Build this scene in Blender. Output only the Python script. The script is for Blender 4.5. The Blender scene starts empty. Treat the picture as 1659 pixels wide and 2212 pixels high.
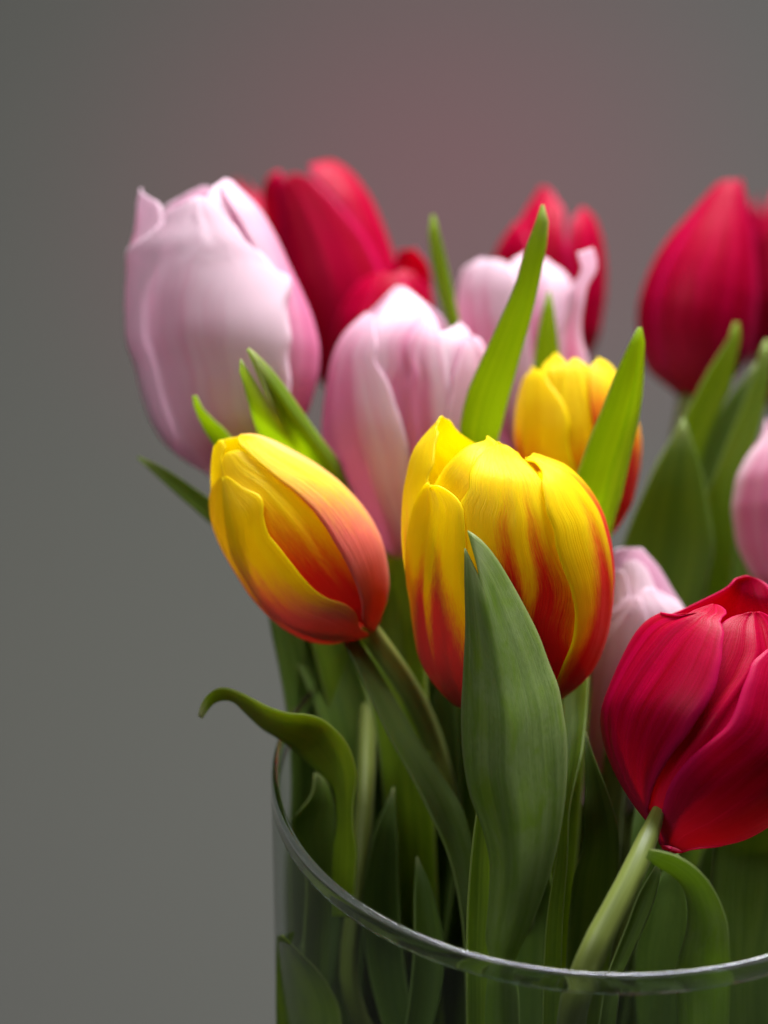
import bpy, math, random
import numpy as np
from mathutils import Vector

random.seed(4)
sc = bpy.context.scene
COL = sc.collection
V = Vector

# ------------------------------------------------------------------ camera
PITCH = math.radians(29.5)
FOV = math.radians(19.7)
S = 512 / math.tan(FOV / 2)             # focal length in pixels of the 768x1024 frame
VASE_R, VASE_H = 0.0719, 0.21
FWD = V((0, math.cos(PITCH), -math.sin(PITCH)))
UP = V((0, math.sin(PITCH), math.cos(PITCH)))
RIGHT = V((1, 0, 0))
RIM_C = V((0, 0, VASE_H))
CAM = RIM_C - 0.640 * FWD + 0.0556 * UP - 0.0474 * RIGHT
FOCUS = 0.613

cam_d = bpy.data.cameras.new("camera")
cam = bpy.data.objects.new("camera", cam_d)
COL.objects.link(cam)
cam.location = CAM
cam.rotation_euler = (math.pi / 2 - PITCH, 0, 0)
cam_d.sensor_fit = 'VERTICAL'
cam_d.sensor_height = 24
cam_d.angle = FOV
cam_d.clip_start, cam_d.clip_end = 0.02, 50
cam_d.dof.use_dof = True
cam_d.dof.focus_distance = FOCUS
cam_d.dof.aperture_fstop = 4.1
cam_d.dof.aperture_blades = 0
sc.camera = cam

# ------------------------------------------------------------------ light
w = bpy.data.worlds.new("World")
sc.world = w
w.use_nodes = True
bg = w.node_tree.nodes["Background"]
bg.inputs[0].default_value = (0.80, 0.86, 1.0, 1)
bg.inputs[1].default_value = 0.025


def area(name, loc, aim, size, power, color):
    l = bpy.data.lights.new(name, 'AREA')
    l.shape = 'RECTANGLE'
    l.size, l.size_y = size
    l.energy = power
    l.color = color
    o = bpy.data.objects.new(name, l)
    COL.objects.link(o)
    o.location = loc
    o.rotation_euler = (V(aim) - V(loc)).to_track_quat('-Z', 'Y').to_euler()
    return o


area("window_light", (0.20, 0.56, 0.95), (0, 0.0, 0.27), (0.65, 0.5), 38.0, (0.965, 0.985, 1.0))
area("room_light", (-0.55, -0.34, 1.25), (0, 0, 0.27), (0.5, 0.5), 6.4, (0.97, 0.98, 1.0))
sc.view_settings.view_transform = 'Standard'
sc.view_settings.look = 'None'
sc.view_settings.exposure = 0
sc.view_settings.gamma = 1
sc.cycles.max_bounces = 14
sc.cycles.transparent_max_bounces = 24
sc.cycles.transmission_bounces = 10
sc.cycles.sample_clamp_indirect = 4

# ------------------------------------------------------------------ helpers
OFF = {1: (400, 600), 2: (1200, 600), 3: (2072, 600), 4: (600, 1600), 5: (1500, 1600),
       6: (2072, 2000), 7: (900, 2763), 8: (2072, 2763)}
K = 1000 / 1659.0


def px(c, p):
    """picture measurement -> pixel of the 768x1024 frame (c: which enlarged view it was read from)"""
    if c == 0:
        return (p[0] * 768 / 1659.0, p[1] * 768 / 1659.0)
    o = OFF[c]
    return ((o[0] + p[0] * K) / 4, (o[1] + p[1] * K) / 4)


def ray(q):
    return FWD + RIGHT * ((q[0] - 384) / S) + UP * ((512 - q[1]) / S)


def at(c, p, d):
    return CAM + ray(px(c, p)) * d


def link(name, me, mat=None, parent=None, smooth=True):
    o = bpy.data.objects.new(name, me)
    COL.objects.link(o)
    if mat:
        me.materials.append(mat)
    if parent:
        o.parent = parent
        o.matrix_parent_inverse = parent.matrix_world.inverted()
    if smooth:
        me.polygons.foreach_set("use_smooth", [True] * len(me.polygons))
    return o


def empty(name, loc):
    o = bpy.data.objects.new(name, None)
    o.empty_display_size = 0.01
    COL.objects.link(o)
    o.location = loc
    o.matrix_world.translation = loc
    return o


def tag(o, label, cat, group=None):
    o["label"] = label
    o["category"] = cat
    if group:
        o["group"] = group
    return o


def resample(pts, n):
    """Catmull-Rom through pts (list of equal length tuples), n samples even in arc length"""
    P = np.array([tuple(p) for p in pts], float)
    if len(P) == 2:
        t = np.linspace(0, 1, n)[:, None]
        return P[0] * (1 - t) + P[1] * t
    A = np.vstack([2 * P[0] - P[1], P, 2 * P[-1] - P[-2]])
    out = []
    for i in range(1, len(A) - 2):
        p0, p1, p2, p3 = A[i - 1:i + 3]
        d1 = max(np.linalg.norm(p1 - p0), 1e-9) ** .5
        d2 = max(np.linalg.norm(p2 - p1), 1e-9) ** .5
        d3 = max(np.linalg.norm(p3 - p2), 1e-9) ** .5
        m1 = (p1 - p0) / d1 - (p2 - p0) / (d1 + d2) + (p2 - p1) / d2
        m2 = (p2 - p1) / d2 - (p3 - p1) / (d2 + d3) + (p3 - p2) / d3
        m1 *= d2
        m2 *= d2
        for t in np.linspace(0, 1, 16, endpoint=False):
            a, b = t * t, t * t * t
            out.append((2 * b - 3 * a + 1) * p1 + (b - 2 * a + t) * m1 + (-2 * b + 3 * a) * p2 + (b - a) * m2)
    out.append(P[-1])
    out = np.array(out)
    L = np.concatenate([[0], np.cumsum(np.linalg.norm(np.diff(out, axis=0), axis=1))])
    x = np.linspace(0, L[-1], n)
    return np.stack([np.interp(x, L, out[:, k]) for k in range(out.shape[1])], 1)


def grid_mesh(name, G, uv):
    """G: (rows, cols, 3) points; uv: (rows, cols, 2)"""
    r, c = G.shape[:2]
    faces = [(i * c + j, i * c + j + 1, (i + 1) * c + j + 1, (i + 1) * c + j)
             for i in range(r - 1) for j in range(c - 1)]
    me = bpy.data.meshes.new(name)
    me.from_pydata([tuple(p) for p in G.reshape(-1, 3)], [], faces)
    ul = me.uv_layers.new(name="UVMap")
    U = uv.reshape(-1, 2)
    idx = np.empty(len(me.loops), int)
    me.loops.foreach_get("vertex_index", idx)
    ul.data.foreach_set("uv", U[idx].ravel())
    me.update()
    return me


def solidify(o, th, offset=-1):
    m = o.modifiers.new("thickness", 'SOLIDIFY')
    m.thickness = th
    m.offset = offset


def tube(name, pts, rad, mat, parent, n=40, sides=14):
    P = resample([tuple(p) for p in pts], n)
    R = np.interp(np.linspace(0, 1, n), np.linspace(0, 1, len(rad)), rad)
    T = np.gradient(P, axis=0)
    T /= np.linalg.norm(T, axis=1)[:, None]
    a = np.array([0, -1, 0.2])
    G = np.zeros((n, sides + 1, 3))
    uv = np.zeros((n, sides + 1, 2))
    for i in range(n):
        a = a - T[i] * a.dot(T[i])
        a /= np.linalg.norm(a)
        b = np.cross(T[i], a)
        for j in range(sides + 1):
            q = 2 * math.pi * j / sides
            k = 1 + 0.05 * math.sin(3 * q + i * .08)
            G[i, j] = P[i] + (a * math.cos(q) + b * math.sin(q)) * R[i] * k
            uv[i, j] = (j / sides, i / n)
    me = grid_mesh(name, G, uv)
    return link(name, me, mat, parent)


# ------------------------------------------------------------------ materials
def mat_new(name):
    m = bpy.data.materials.new(name)
    m.use_nodes = True
    nt = m.node_tree
    nt.nodes.clear()
    return m, nt, nt.nodes, nt.links


class NB:
    """small node-building helper"""

    def __init__(self, name):
        self.m, self.nt, self.n, self.l = mat_new(name)

    def node(self, t, **kw):
        x = self.n.new(t)
        for k, v in kw.items():
            setattr(x, k, v)
        return x

    def put(self, sock, v):
        if isinstance(v, bpy.types.NodeSocket):
            self.l.new(v, sock)
        elif isinstance(v, tuple) and len(v) == 3 and sock.type == 'RGBA':
            sock.default_value = (*v, 1)
        else:
            sock.default_value = v

    def math(self, op, a, b=0.0, c=None, clamp=False):
        x = self.node('ShaderNodeMath', operation=op, use_clamp=clamp)
        self.put(x.inputs[0], a)
        self.put(x.inputs[1], b)
        if c is not None:
            self.put(x.inputs[2], c)
        return x.outputs[0]

    def smooth(self, v, lo, hi, a=0.0, b=1.0):
        x = self.node('ShaderNodeMapRange', interpolation_type='SMOOTHSTEP')
        for k, q in zip((0, 1, 2, 3, 4), (v, lo, hi, a, b)):
            self.put(x.inputs[k], q)
        return x.outputs[0]

    def mix(self, f, a, b, mode='MIX'):
        x = self.node('ShaderNodeMix', data_type='RGBA', blend_type=mode)
        self.put(x.inputs[0], f)
        self.put(x.inputs[6], a)
        self.put(x.inputs[7], b)
        return x.outputs[2]

    def uv(self):
        t = self.node('ShaderNodeTexCoord')
        s = self.node('ShaderNodeSeparateXYZ')
        self.l.new(t.outputs['UV'], s.inputs[0])
        return t.outputs['UV'], s.outputs[0], s.outputs[1]

    def attr(self, name):
        a = self.node('ShaderNodeAttribute', attribute_type='OBJECT', attribute_name=name)
        return a.outputs['Fac']

    def noise(self, vec, scale, detail=3.0, rough=0.55, loc=None, dist=0.0):
        mp = self.node('ShaderNodeMapping')
        self.l.new(vec, mp.inputs[0])
        mp.inputs['Scale'].default_value = scale
        if loc is not None:
            cx = self.node('ShaderNodeCombineXYZ')
            for k in range(3):
                self.put(cx.inputs[k], loc)
            self.l.new(cx.outputs[0], mp.inputs['Location'])
        x = self.node('ShaderNodeTexNoise')
        self.l.new(mp.outputs[0], x.inputs['Vector'])
        x.inputs['Scale'].default_value = 1
        x.inputs['Detail'].default_value = detail
        x.inputs['Roughness'].default_value = rough
        x.inputs['Distortion'].default_value = dist
        return x.outputs['Fac']

    def bump(self, h, strength, dist):
        x = self.node('ShaderNodeBump')
        x.inputs['Strength'].default_value = strength
        x.inputs['Distance'].default_value = dist
        self.l.new(h, x.inputs['Height'])
        return x.outputs[0]

    def thin(self, col, tcol, f, rough, normal, sheen=0.0, sheen_tint=(1, 1, 1), spec=0.4):
        """leaf/petal tissue: reflecting surface + light scattered through"""
        p = self.node('ShaderNodeBsdfPrincipled')
        self.put(p.inputs['Base Color'], col)
        self.put(p.inputs['Roughness'], rough)
        p.inputs['Specular IOR Level'].default_value = spec
        p.inputs['Sheen Weight'].default_value = sheen
        p.inputs['Sheen Roughness'].default_value = 0.4
        self.put(p.inputs['Sheen Tint'], sheen_tint)
        t = self.node('ShaderNodeBsdfTranslucent')
        self.put(t.inputs[0], tcol)
        mx = self.node('ShaderNodeMixShader')
        self.put(mx.inputs[0], f)
        self.l.new(p.outputs[0], mx.inputs[1])
        self.l.new(t.outputs[0], mx.inputs[2])
        if normal is not None:
            self.l.new(normal, p.inputs['Normal'])
            self.l.new(normal, t.inputs['Normal'])
        o = self.node('ShaderNodeOutputMaterial')
        self.l.new(mx.outputs[0], o.inputs[0])
        return self.m


def petal_veins(b, vec, seed):
    fine = b.noise(vec, (70, 3.0, 1), 3, .6, seed)
    broad = b.noise(vec, (11, 1.3, 1), 2, .5, seed, .4)
    return fine, broad


def mat_flame():
    b = NB("yellow_red_petal")
    vec, u, v = b.uv()
    seed = b.attr("seed")
    flame = b.attr("flame")
    s = b.math('ABSOLUTE', b.math('MULTIPLY_ADD', u, 2.0, -1.0))
    fc = b.node('ShaderNodeFloatCurve')
    cv = fc.mapping.curves[0]
    pts = [(0, .44), (.07, .47), (.16, .61), (.25, .65), (.42, .56), (.65, .46), (.85, .38), (1, .32)]
    while len(cv.points) < len(pts):
        cv.points.new(.5, .5)
    for p, q in zip(cv.points, pts):
        p.location = q
    fc.mapping.update()
    b.l.new(s, fc.inputs['Value'])
    fine, broad = petal_veins(b, vec, seed)
    hair = b.noise(vec, (110, 22, 1), 4, .75, seed)
    soft = b.attr("soft")                   # this flower's blush fades smoothly instead of feathering
    side = b.math('MULTIPLY_ADD', u, -.42, .70)
    hh = b.node('ShaderNodeMix', data_type='FLOAT')
    b.put(hh.inputs[0], soft)
    b.put(hh.inputs[2], fc.outputs[0])
    b.put(hh.inputs[3], side)
    h = b.math('ADD', hh.outputs[0], flame)
    h = b.math('MULTIPLY_ADD', b.math('MULTIPLY_ADD', u, 2.0, -1.0), b.attr("lean"), h)
    h = b.math('MULTIPLY_ADD', b.math('SUBTRACT', hair, .5), 0.32, h)
    h = b.math('MULTIPLY_ADD', b.math('SUBTRACT', broad, .5), 0.14, h)
    red = b.smooth(b.math('SUBTRACT', h, v), b.math('MULTIPLY_ADD', soft, -.05, -.11), b.math('MULTIPLY_ADD', soft, .06, .20))
    yel = b.mix(b.smooth(broad, .3, .75), (0.90, 0.70, 0.002), (0.95, 0.82, 0.006))
    deep = b.mix(b.smooth(v, .05, .5), (0.60, 0.030, 0.035), (0.74, 0.018, 0.008))
    deep = b.mix(b.smooth(fine, .4, .8), deep, (0.62, 0.035, 0.015))
    deep = b.mix(b.attr("rose"), deep, (0.66, 0.24, 0.19))
    col = b.mix(red, yel, deep)
    tcol = b.mix(red, (1.0, 0.86, 0.02), (0.92, 0.10, 0.01))
    pale = b.attr("pale")                   # silky salmon bloom on the outside of some petals
    edge = b.math('MULTIPLY', pale, b.math('MULTIPLY', b.smooth(broad, .2, .6), b.smooth(u, .30, .75)), clamp=True)
    col = b.mix(edge, col, (0.85, 0.40, 0.30))
    bn = b.bump(b.math('MULTIPLY_ADD', broad, 1.6, fine), 0.35, 0.0006)
    return b.thin(col, tcol, b.math('MULTIPLY_ADD', red, -.16, .60), 0.42, bn, 0.03, (1, .85, .7), .22)


def mat_pink():
    b = NB("pink_petal")
    vec, u, v = b.uv()
    seed = b.attr("seed")
    deepn = b.attr("deep")                  # how saturated this flower is
    s = b.math('ABSOLUTE', b.math('MULTIPLY_ADD', u, 2.0, -1.0))
    fine, broad = petal_veins(b, vec, seed)
    flush = b.math('MULTIPLY', b.smooth(s, .95, .1), b.smooth(v, 1.0, .45))
    flush = b.math('MULTIPLY_ADD', b.math('SUBTRACT', broad, .5), 1.1, flush)
    flush = b.math('MULTIPLY_ADD', b.math('SUBTRACT', fine, .5), .35, flush)
    flush = b.math('ADD', flush, b.math('SUBTRACT', deepn, .5), clamp=True)
    col = b.mix(flush, (0.82, 0.67, 0.73), (0.64, 0.22, 0.38))
    col = b.mix(b.smooth(v, .09, .0), col, (0.70, 0.60, 0.46))
    tcol = b.mix(flush, (0.92, 0.68, 0.80), (0.90, 0.36, 0.56))
    bn = b.bump(b.math('MULTIPLY_ADD', broad, 1.2, fine), 0.25, 0.0005)
    return b.thin(col, tcol, 0.50, 0.45, bn, 0.04, (1, .85, .95), .15)


def mat_red():
    b = NB("red_petal")
    vec, u, v = b.uv()
    seed = b.attr("seed")
    s = b.math('ABSOLUTE', b.math('MULTIPLY_ADD', u, 2.0, -1.0))
    fine, broad = petal_veins(b, vec, seed)
    cross = b.noise(vec, (9, 60, 1), 3, .6, seed)
    k = b.math('MULTIPLY_ADD', fine, .5, b.math('MULTIPLY', broad, .6))
    col = b.mix(b.smooth(k, .35, .8), (0.28, 0.000, 0.010), (0.47, 0.001, 0.050))
    col = b.mix(b.math('MULTIPLY', b.smooth(v, .35, .0), .75), col, (0.40, 0.030, 0.080))
    col = b.mix(b.math('MULTIPLY', b.smooth(s, .82, 1.0), .5), col, (0.62, 0.012, 0.13))
    tcol = b.mix(b.smooth(s, .5, 1.0), (0.90, 0.005, 0.06), (0.90, 0.02, 0.16))
    hgt = b.math('MULTIPLY_ADD', broad, 1.8, b.math('MULTIPLY_ADD', cross, .25, b.math('MULTIPLY', fine, .6)))
    bn = b.bump(hgt, 0.28, 0.0005)
    return b.thin(col, tcol, 0.38, 0.38, bn, 0.05, (1, .02, .25), .07)


def mat_leaf():
    b = NB("tulip_leaf_tissue")
    vec, u, v = b.uv()
    seed = b.attr("seed")
    dusty = b.attr("dusty")                 # waxy blue-grey bloom
    fine = b.noise(vec, (95, 2.6, 1), 5, .65, seed)
    broad = b.noise(vec, (8, 1.2, 1), 3, .55, seed, .6)
    blotch = b.noise(vec, (5, 9, 1), 5, .7, seed, .8)
    s = b.math('ABSOLUTE', b.math('MULTIPLY_ADD', u, 2.0, -1.0))
    k = b.math('MULTIPLY_ADD', fine, .45, b.math('MULTIPLY', broad, .55))
    col = b.mix(b.smooth(k, .3, .72), (0.060, 0.120, 0.008), (0.150, 0.240, 0.014))
    powder = b.noise(vec, (46, 70, 1), 6, .75, seed)
    kw = b.math('MULTIPLY_ADD', powder, .34, b.math('MULTIPLY', k, .74))
    col = b.mix(b.attr("fresh"), col, b.mix(b.smooth(k, .3, .72), (0.13, 0.22, 0.008), (0.27, 0.38, 0.016)))   # lighter yellow-green: brightness of a sunlit-through blade put into its colour
    wax = b.mix(b.smooth(kw, .36, .68), (0.080, 0.125, 0.026), (0.215, 0.280, 0.095))
    dk = b.math('MULTIPLY', dusty, b.smooth(blotch, .25, .62))
    col = b.mix(dk, col, wax)
    col = b.mix(b.math('MULTIPLY', b.attr("thick"), .72), col, (0.022, 0.050, 0.007))   # darker leaf green, partly painted shade for the depths of the vase
    col = b.mix(b.math('MULTIPLY', b.smooth(s, .93, 1.0), b.math('MULTIPLY_ADD', b.attr("thick"), -.45, .5)), col, (0.36, 0.40, 0.16))
    tip = b.smooth(v, .93, 1.0)
    col = b.mix(b.math('MULTIPLY', tip, b.attr("paletip")), col, (0.55, 0.52, 0.26))
    tcol = b.mix(b.smooth(k, .3, .7), (0.46, 0.62, 0.03), (0.66, 0.76, 0.05))
    tcol = b.mix(b.math('MULTIPLY', dusty, .8), tcol, (0.24, 0.36, 0.05))
    bn = b.bump(b.math('MULTIPLY_ADD', broad, .6, b.math('MULTIPLY_ADD', powder, .5, fine)), 0.40, 0.0005)
    return b.thin(col, tcol, b.math('MULTIPLY_ADD', b.attr("thick"), -.44, .56), 0.45, bn, 0.03, (.9, 1, .9), .18)


def mat_stem():
    b = NB("tulip_stem_skin")
    vec, u, v = b.uv()
    seed = b.attr("seed")
    fine = b.noise(vec, (14, 5, 1), 4, .6, seed)
    col = b.mix(b.smooth(fine, .3, .7), (0.12, 0.155, 0.020), (0.21, 0.25, 0.050))
    bn = b.bump(fine, 0.3, 0.0004)
    return b.thin(col, (0.30, 0.42, 0.03), 0.12, 0.45, bn, 0.05, (1, 1, 1), .4)


def mat_glass(name, rough=0.0, tint=(0.93, 0.985, 0.955)):
    b = NB(name)
    p = b.node('ShaderNodeBsdfPrincipled')
    b.put(p.inputs['Base Color'], tint)
    p.inputs['Roughness'].default_value = rough
    p.inputs['IOR'].default_value = 1.48
    p.inputs['Transmission Weight'].default_value = 1
    o = b.node('ShaderNodeOutputMaterial')
    b.l.new(p.outputs[0], o.inputs[0])
    return b.m


def mat_pane():
    """thin blown wall: light passes straight, reflections by Fresnel"""
    b = NB("vase_wall_glass")
    t = b.node('ShaderNodeBsdfTransparent')
    b.put(t.inputs[0], (0.90, 0.955, 0.915))
    g = b.node('ShaderNodeBsdfGlossy')
    g.inputs['Roughness'].default_value = 0.20
    lw = b.node('ShaderNodeLayerWeight')
    lw.inputs['Blend'].default_value = .5
    f5 = b.math('POWER', lw.outputs['Facing'], 5.0)
    fr = b.math('MULTIPLY_ADD', f5, .80, .075)
    tc = b.node('ShaderNodeTexCoord')
    n = b.noise(tc.outputs['Object'], (60, 60, 30), 2, .5)
    bn = b.bump(n, .15, .0008)
    b.l.new(bn, g.inputs['Normal'])
    mx = b.node('ShaderNodeMixShader')
    b.l.new(fr, mx.inputs[0])
    b.l.new(t.outputs[0], mx.inputs[1])
    b.l.new(g.outputs[0], mx.inputs[2])
    o = b.node('ShaderNodeOutputMaterial')
    b.l.new(mx.outputs[0], o.inputs[0])
    return b.m


def mat_backdrop():
    b = NB("grey_plaster")
    tc = b.node('ShaderNodeTexCoord')
    vec = tc.outputs['Object']
    big = b.noise(vec, (1.1, 1.1, 1.1), 2, .5, None, .3)
    fine = b.noise(vec, (40, 40, 40), 4, .6)
    col = b.mix(b.smooth(big, .35, .65), (0.0208, 0.0205, 0.0146), (0.0198, 0.0182, 0.0156))
    # soft pink glow behind the flowers, painted into the sheet's colour
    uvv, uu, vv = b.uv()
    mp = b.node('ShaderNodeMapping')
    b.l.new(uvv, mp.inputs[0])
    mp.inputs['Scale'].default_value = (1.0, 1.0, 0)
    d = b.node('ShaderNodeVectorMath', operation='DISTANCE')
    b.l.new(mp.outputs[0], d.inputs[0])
    d.inputs[1].default_value = (*PINK_GLOW, 0)
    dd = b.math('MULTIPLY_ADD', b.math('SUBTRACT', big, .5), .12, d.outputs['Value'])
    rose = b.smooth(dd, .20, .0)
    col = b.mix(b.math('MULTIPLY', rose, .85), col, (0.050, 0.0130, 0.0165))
    col = b.mix(b.math('MULTIPLY', fine, .15), col, (0.019, 0.0185, 0.016))
    p = b.node('ShaderNodeBsdfPrincipled')
    b.put(p.inputs['Base Color'], col)
    p.inputs['Roughness'].default_value = .85
    o = b.node('ShaderNodeOutputMaterial')
    b.l.new(p.outputs[0], o.inputs[0])
    return b.m


# ------------------------------------------------------------------ setting: table running up into a wall
WALL_Y, CURVE_R = 0.80, 0.45
prof = [(y, 0.0) for y in np.linspace(-2.5, WALL_Y - CURVE_R, 16)]
prof += [(WALL_Y - CURVE_R + CURVE_R * math.sin(a), CURVE_R - CURVE_R * math.cos(a)) for a in np.linspace(0.08, math.pi / 2, 24)]
prof += [(WALL_Y, z) for z in np.linspace(CURVE_R + .1, 2.4, 8)]
arc = np.concatenate([[0], np.cumsum(np.linalg.norm(np.diff(np.array(prof), axis=0), axis=1))])


def on_sheet(q):
    """where the line of sight through pixel q meets the sheet, as (x, arc length)"""
    r = ray(q)
    for t in np.linspace(.7, 4, 3000):
        p = CAM + r * float(t)
        zs = np.interp(p.y, [a for a, _ in prof[:40]], [b for _, b in prof[:40]])
        if p.z <= zs or p.y >= WALL_Y:
            return p.x, float(np.interp(p.y, [a for a, _ in prof[:40]], arc[:40]))


PINK_GLOW = on_sheet((440, 185))
xs = np.linspace(-2.5, 2.5, 14)
G = np.array([[(x, y, z) for x in xs] for (y, z) in prof])
UVb = np.array([[(x, arc[i]) for x in xs] for i in range(len(prof))])
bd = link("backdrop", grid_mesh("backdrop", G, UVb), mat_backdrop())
bd["kind"] = "structure"

M_FLAME, M_PINK, M_RED = mat_flame(), mat_pink(), mat_red()
M_LEAF, M_STEM = mat_leaf(), mat_stem()


# ------------------------------------------------------------------ vase
def lathe(name, prof, mat, parent, n=128):
    G = np.array([[(r * math.cos(2 * math.pi * j / n), r * math.sin(2 * math.pi * j / n), z) for j in range(n + 1)] for (r, z) in prof])
    verts = G[:, :n].reshape(-1, 3)
    k = len(prof)
    faces = [(i * n + j, i * n + (j + 1) % n, (i + 1) * n + (j + 1) % n, (i + 1) * n + j) for i in range(k - 1) for j in range(n)]
    me = bpy.data.meshes.new(name)
    me.from_pydata([tuple(p) for p in verts], [], faces)
    return link(name, me, mat, parent)


vase = empty("glass_vase", (0, 0, 0))
tag(vase, "clear cylindrical glass vase with rounded rim holding the tulips", "vase")
TH = 0.0018
Ro, Ri = VASE_R, VASE_R - TH
lathe("wall", [(Ro, z) for z in np.linspace(VASE_H - .004, .012, 24)], mat_pane(), vase)
rim_p = []
zc = VASE_H - TH / 2
rim_p = [(Ri, VASE_H - .0045)] + [((Ro + Ri) / 2 - TH / 2 * math.cos(a), zc + TH / 2 * math.sin(a)) for a in np.linspace(0, math.pi, 13)] + [(Ro, VASE_H - .0045)]
rim_p += [rim_p[0]]
lathe("rim", [(r, z) for (r, z) in rim_p[::-1]], mat_glass("vase_rim_glass", .07, (.90, .965, .94)), vase)
lathe("base", [(0.0005, .0005), (Ro - .004, .0005), (Ro - .001, .003), (Ro, .0115), (Ri, .0117), (Ri - .004, .010), (0.0005, .009), (0.0005, .0005)],
      mat_glass("vase_base_glass", .0, (.88, .96, .93)), vase)


# ------------------------------------------------------------------ leaves
def leaf(name, c, L, R, dL, dR=None, M=None, dM=None, cup=0.12, tail=None, parent=None, dusty=0.0,
         rows=44, cols=15, th=0.0005, ripple=0.0, thick=0.0, fresh=0.15, paletip=.2, back=None, dB=None):
    """leaf blade spanned between its measured margins; dL etc. = distance from camera (tip, base) along each margin"""
    dR = dR or dL

    def rail(pts, d):
        k = np.linspace(0, 1, len(pts))
        dd = np.interp(k, np.linspace(0, 1, len(d)), d)
        out = []
        for p, q in zip(pts, dd):
            cc = p[2] if len(p) > 2 else c
            out.append(tuple(at(cc, p, q)))
        return out
    rails = [rail(L, dL)]
    if M:
        rails.append(rail(M, dM or dL))
    rails.append(rail(R, dR))
    if back:
        rails.append(rail(back, dB))
    if tail:
        for q in tail:
            p = at(0, q[:2], q[2])
            wd = q[3] if len(q) > 3 else .004
            m = len(rails)
            for i, rl in enumerate(rails):
                f = (i / (m - 1) - .5)
                rl.append(tuple(p + RIGHT * wd * 2 * f + FWD * (.003 if 0 < i < m - 1 else 0)))
    rs = [resample(r, rows) for r in rails]
    if len(rs) == 2:
        wv = np.linalg.norm(rs[1] - rs[0], axis=1)
        t = np.linspace(0, 1, rows)
        mid = (rs[0] + rs[1]) / 2 + np.array(FWD)[None] * (cup * wv * np.minimum(1, t * 6))[:, None]
        rs = [rs[0], mid, rs[1]]
    m = len(rs)
    G = np.zeros((rows, cols, 3))
    uv = np.zeros((rows, cols, 2))
    ph = random.uniform(0, 6)
    for i in range(rows):
        t = i / (rows - 1)
        for j in range(cols):
            s = j / (cols - 1)
            x = s * (m - 1)
            k = min(int(x), m - 2)
            f = x - k
            lin = rs[k][i] * (1 - f) + rs[k + 1][i] * f
            if m == 3:
                quad = rs[0][i] * (2 * (s - .5) * (s - 1)) + rs[1][i] * (-4 * s * (s - 1)) + rs[2][i] * (2 * s * (s - .5))
                wq = min(1, max(0, t * 5)) * (.45 if M else 1)
                p = lin * (1 - wq) + quad * wq
            else:
                p = lin
            e = abs(2 * s - 1)
            p = p + np.array(FWD) * ripple * e * e * math.sin(t * 17 + ph + 2 * s)
            G[i, j] = p
            uv[i, j] = (s, 1 - t)
    o = link(name, grid_mesh(name, G[::-1], uv[::-1]), M_LEAF, parent)
    solidify(o, th, 0)
    o["seed"] = random.uniform(0, 50)
    o["dusty"] = float(dusty)
    o["thick"] = float(thick)
    o["fresh"] = float(fresh)
    o["paletip"] = float(paletip)
    return o


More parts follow.
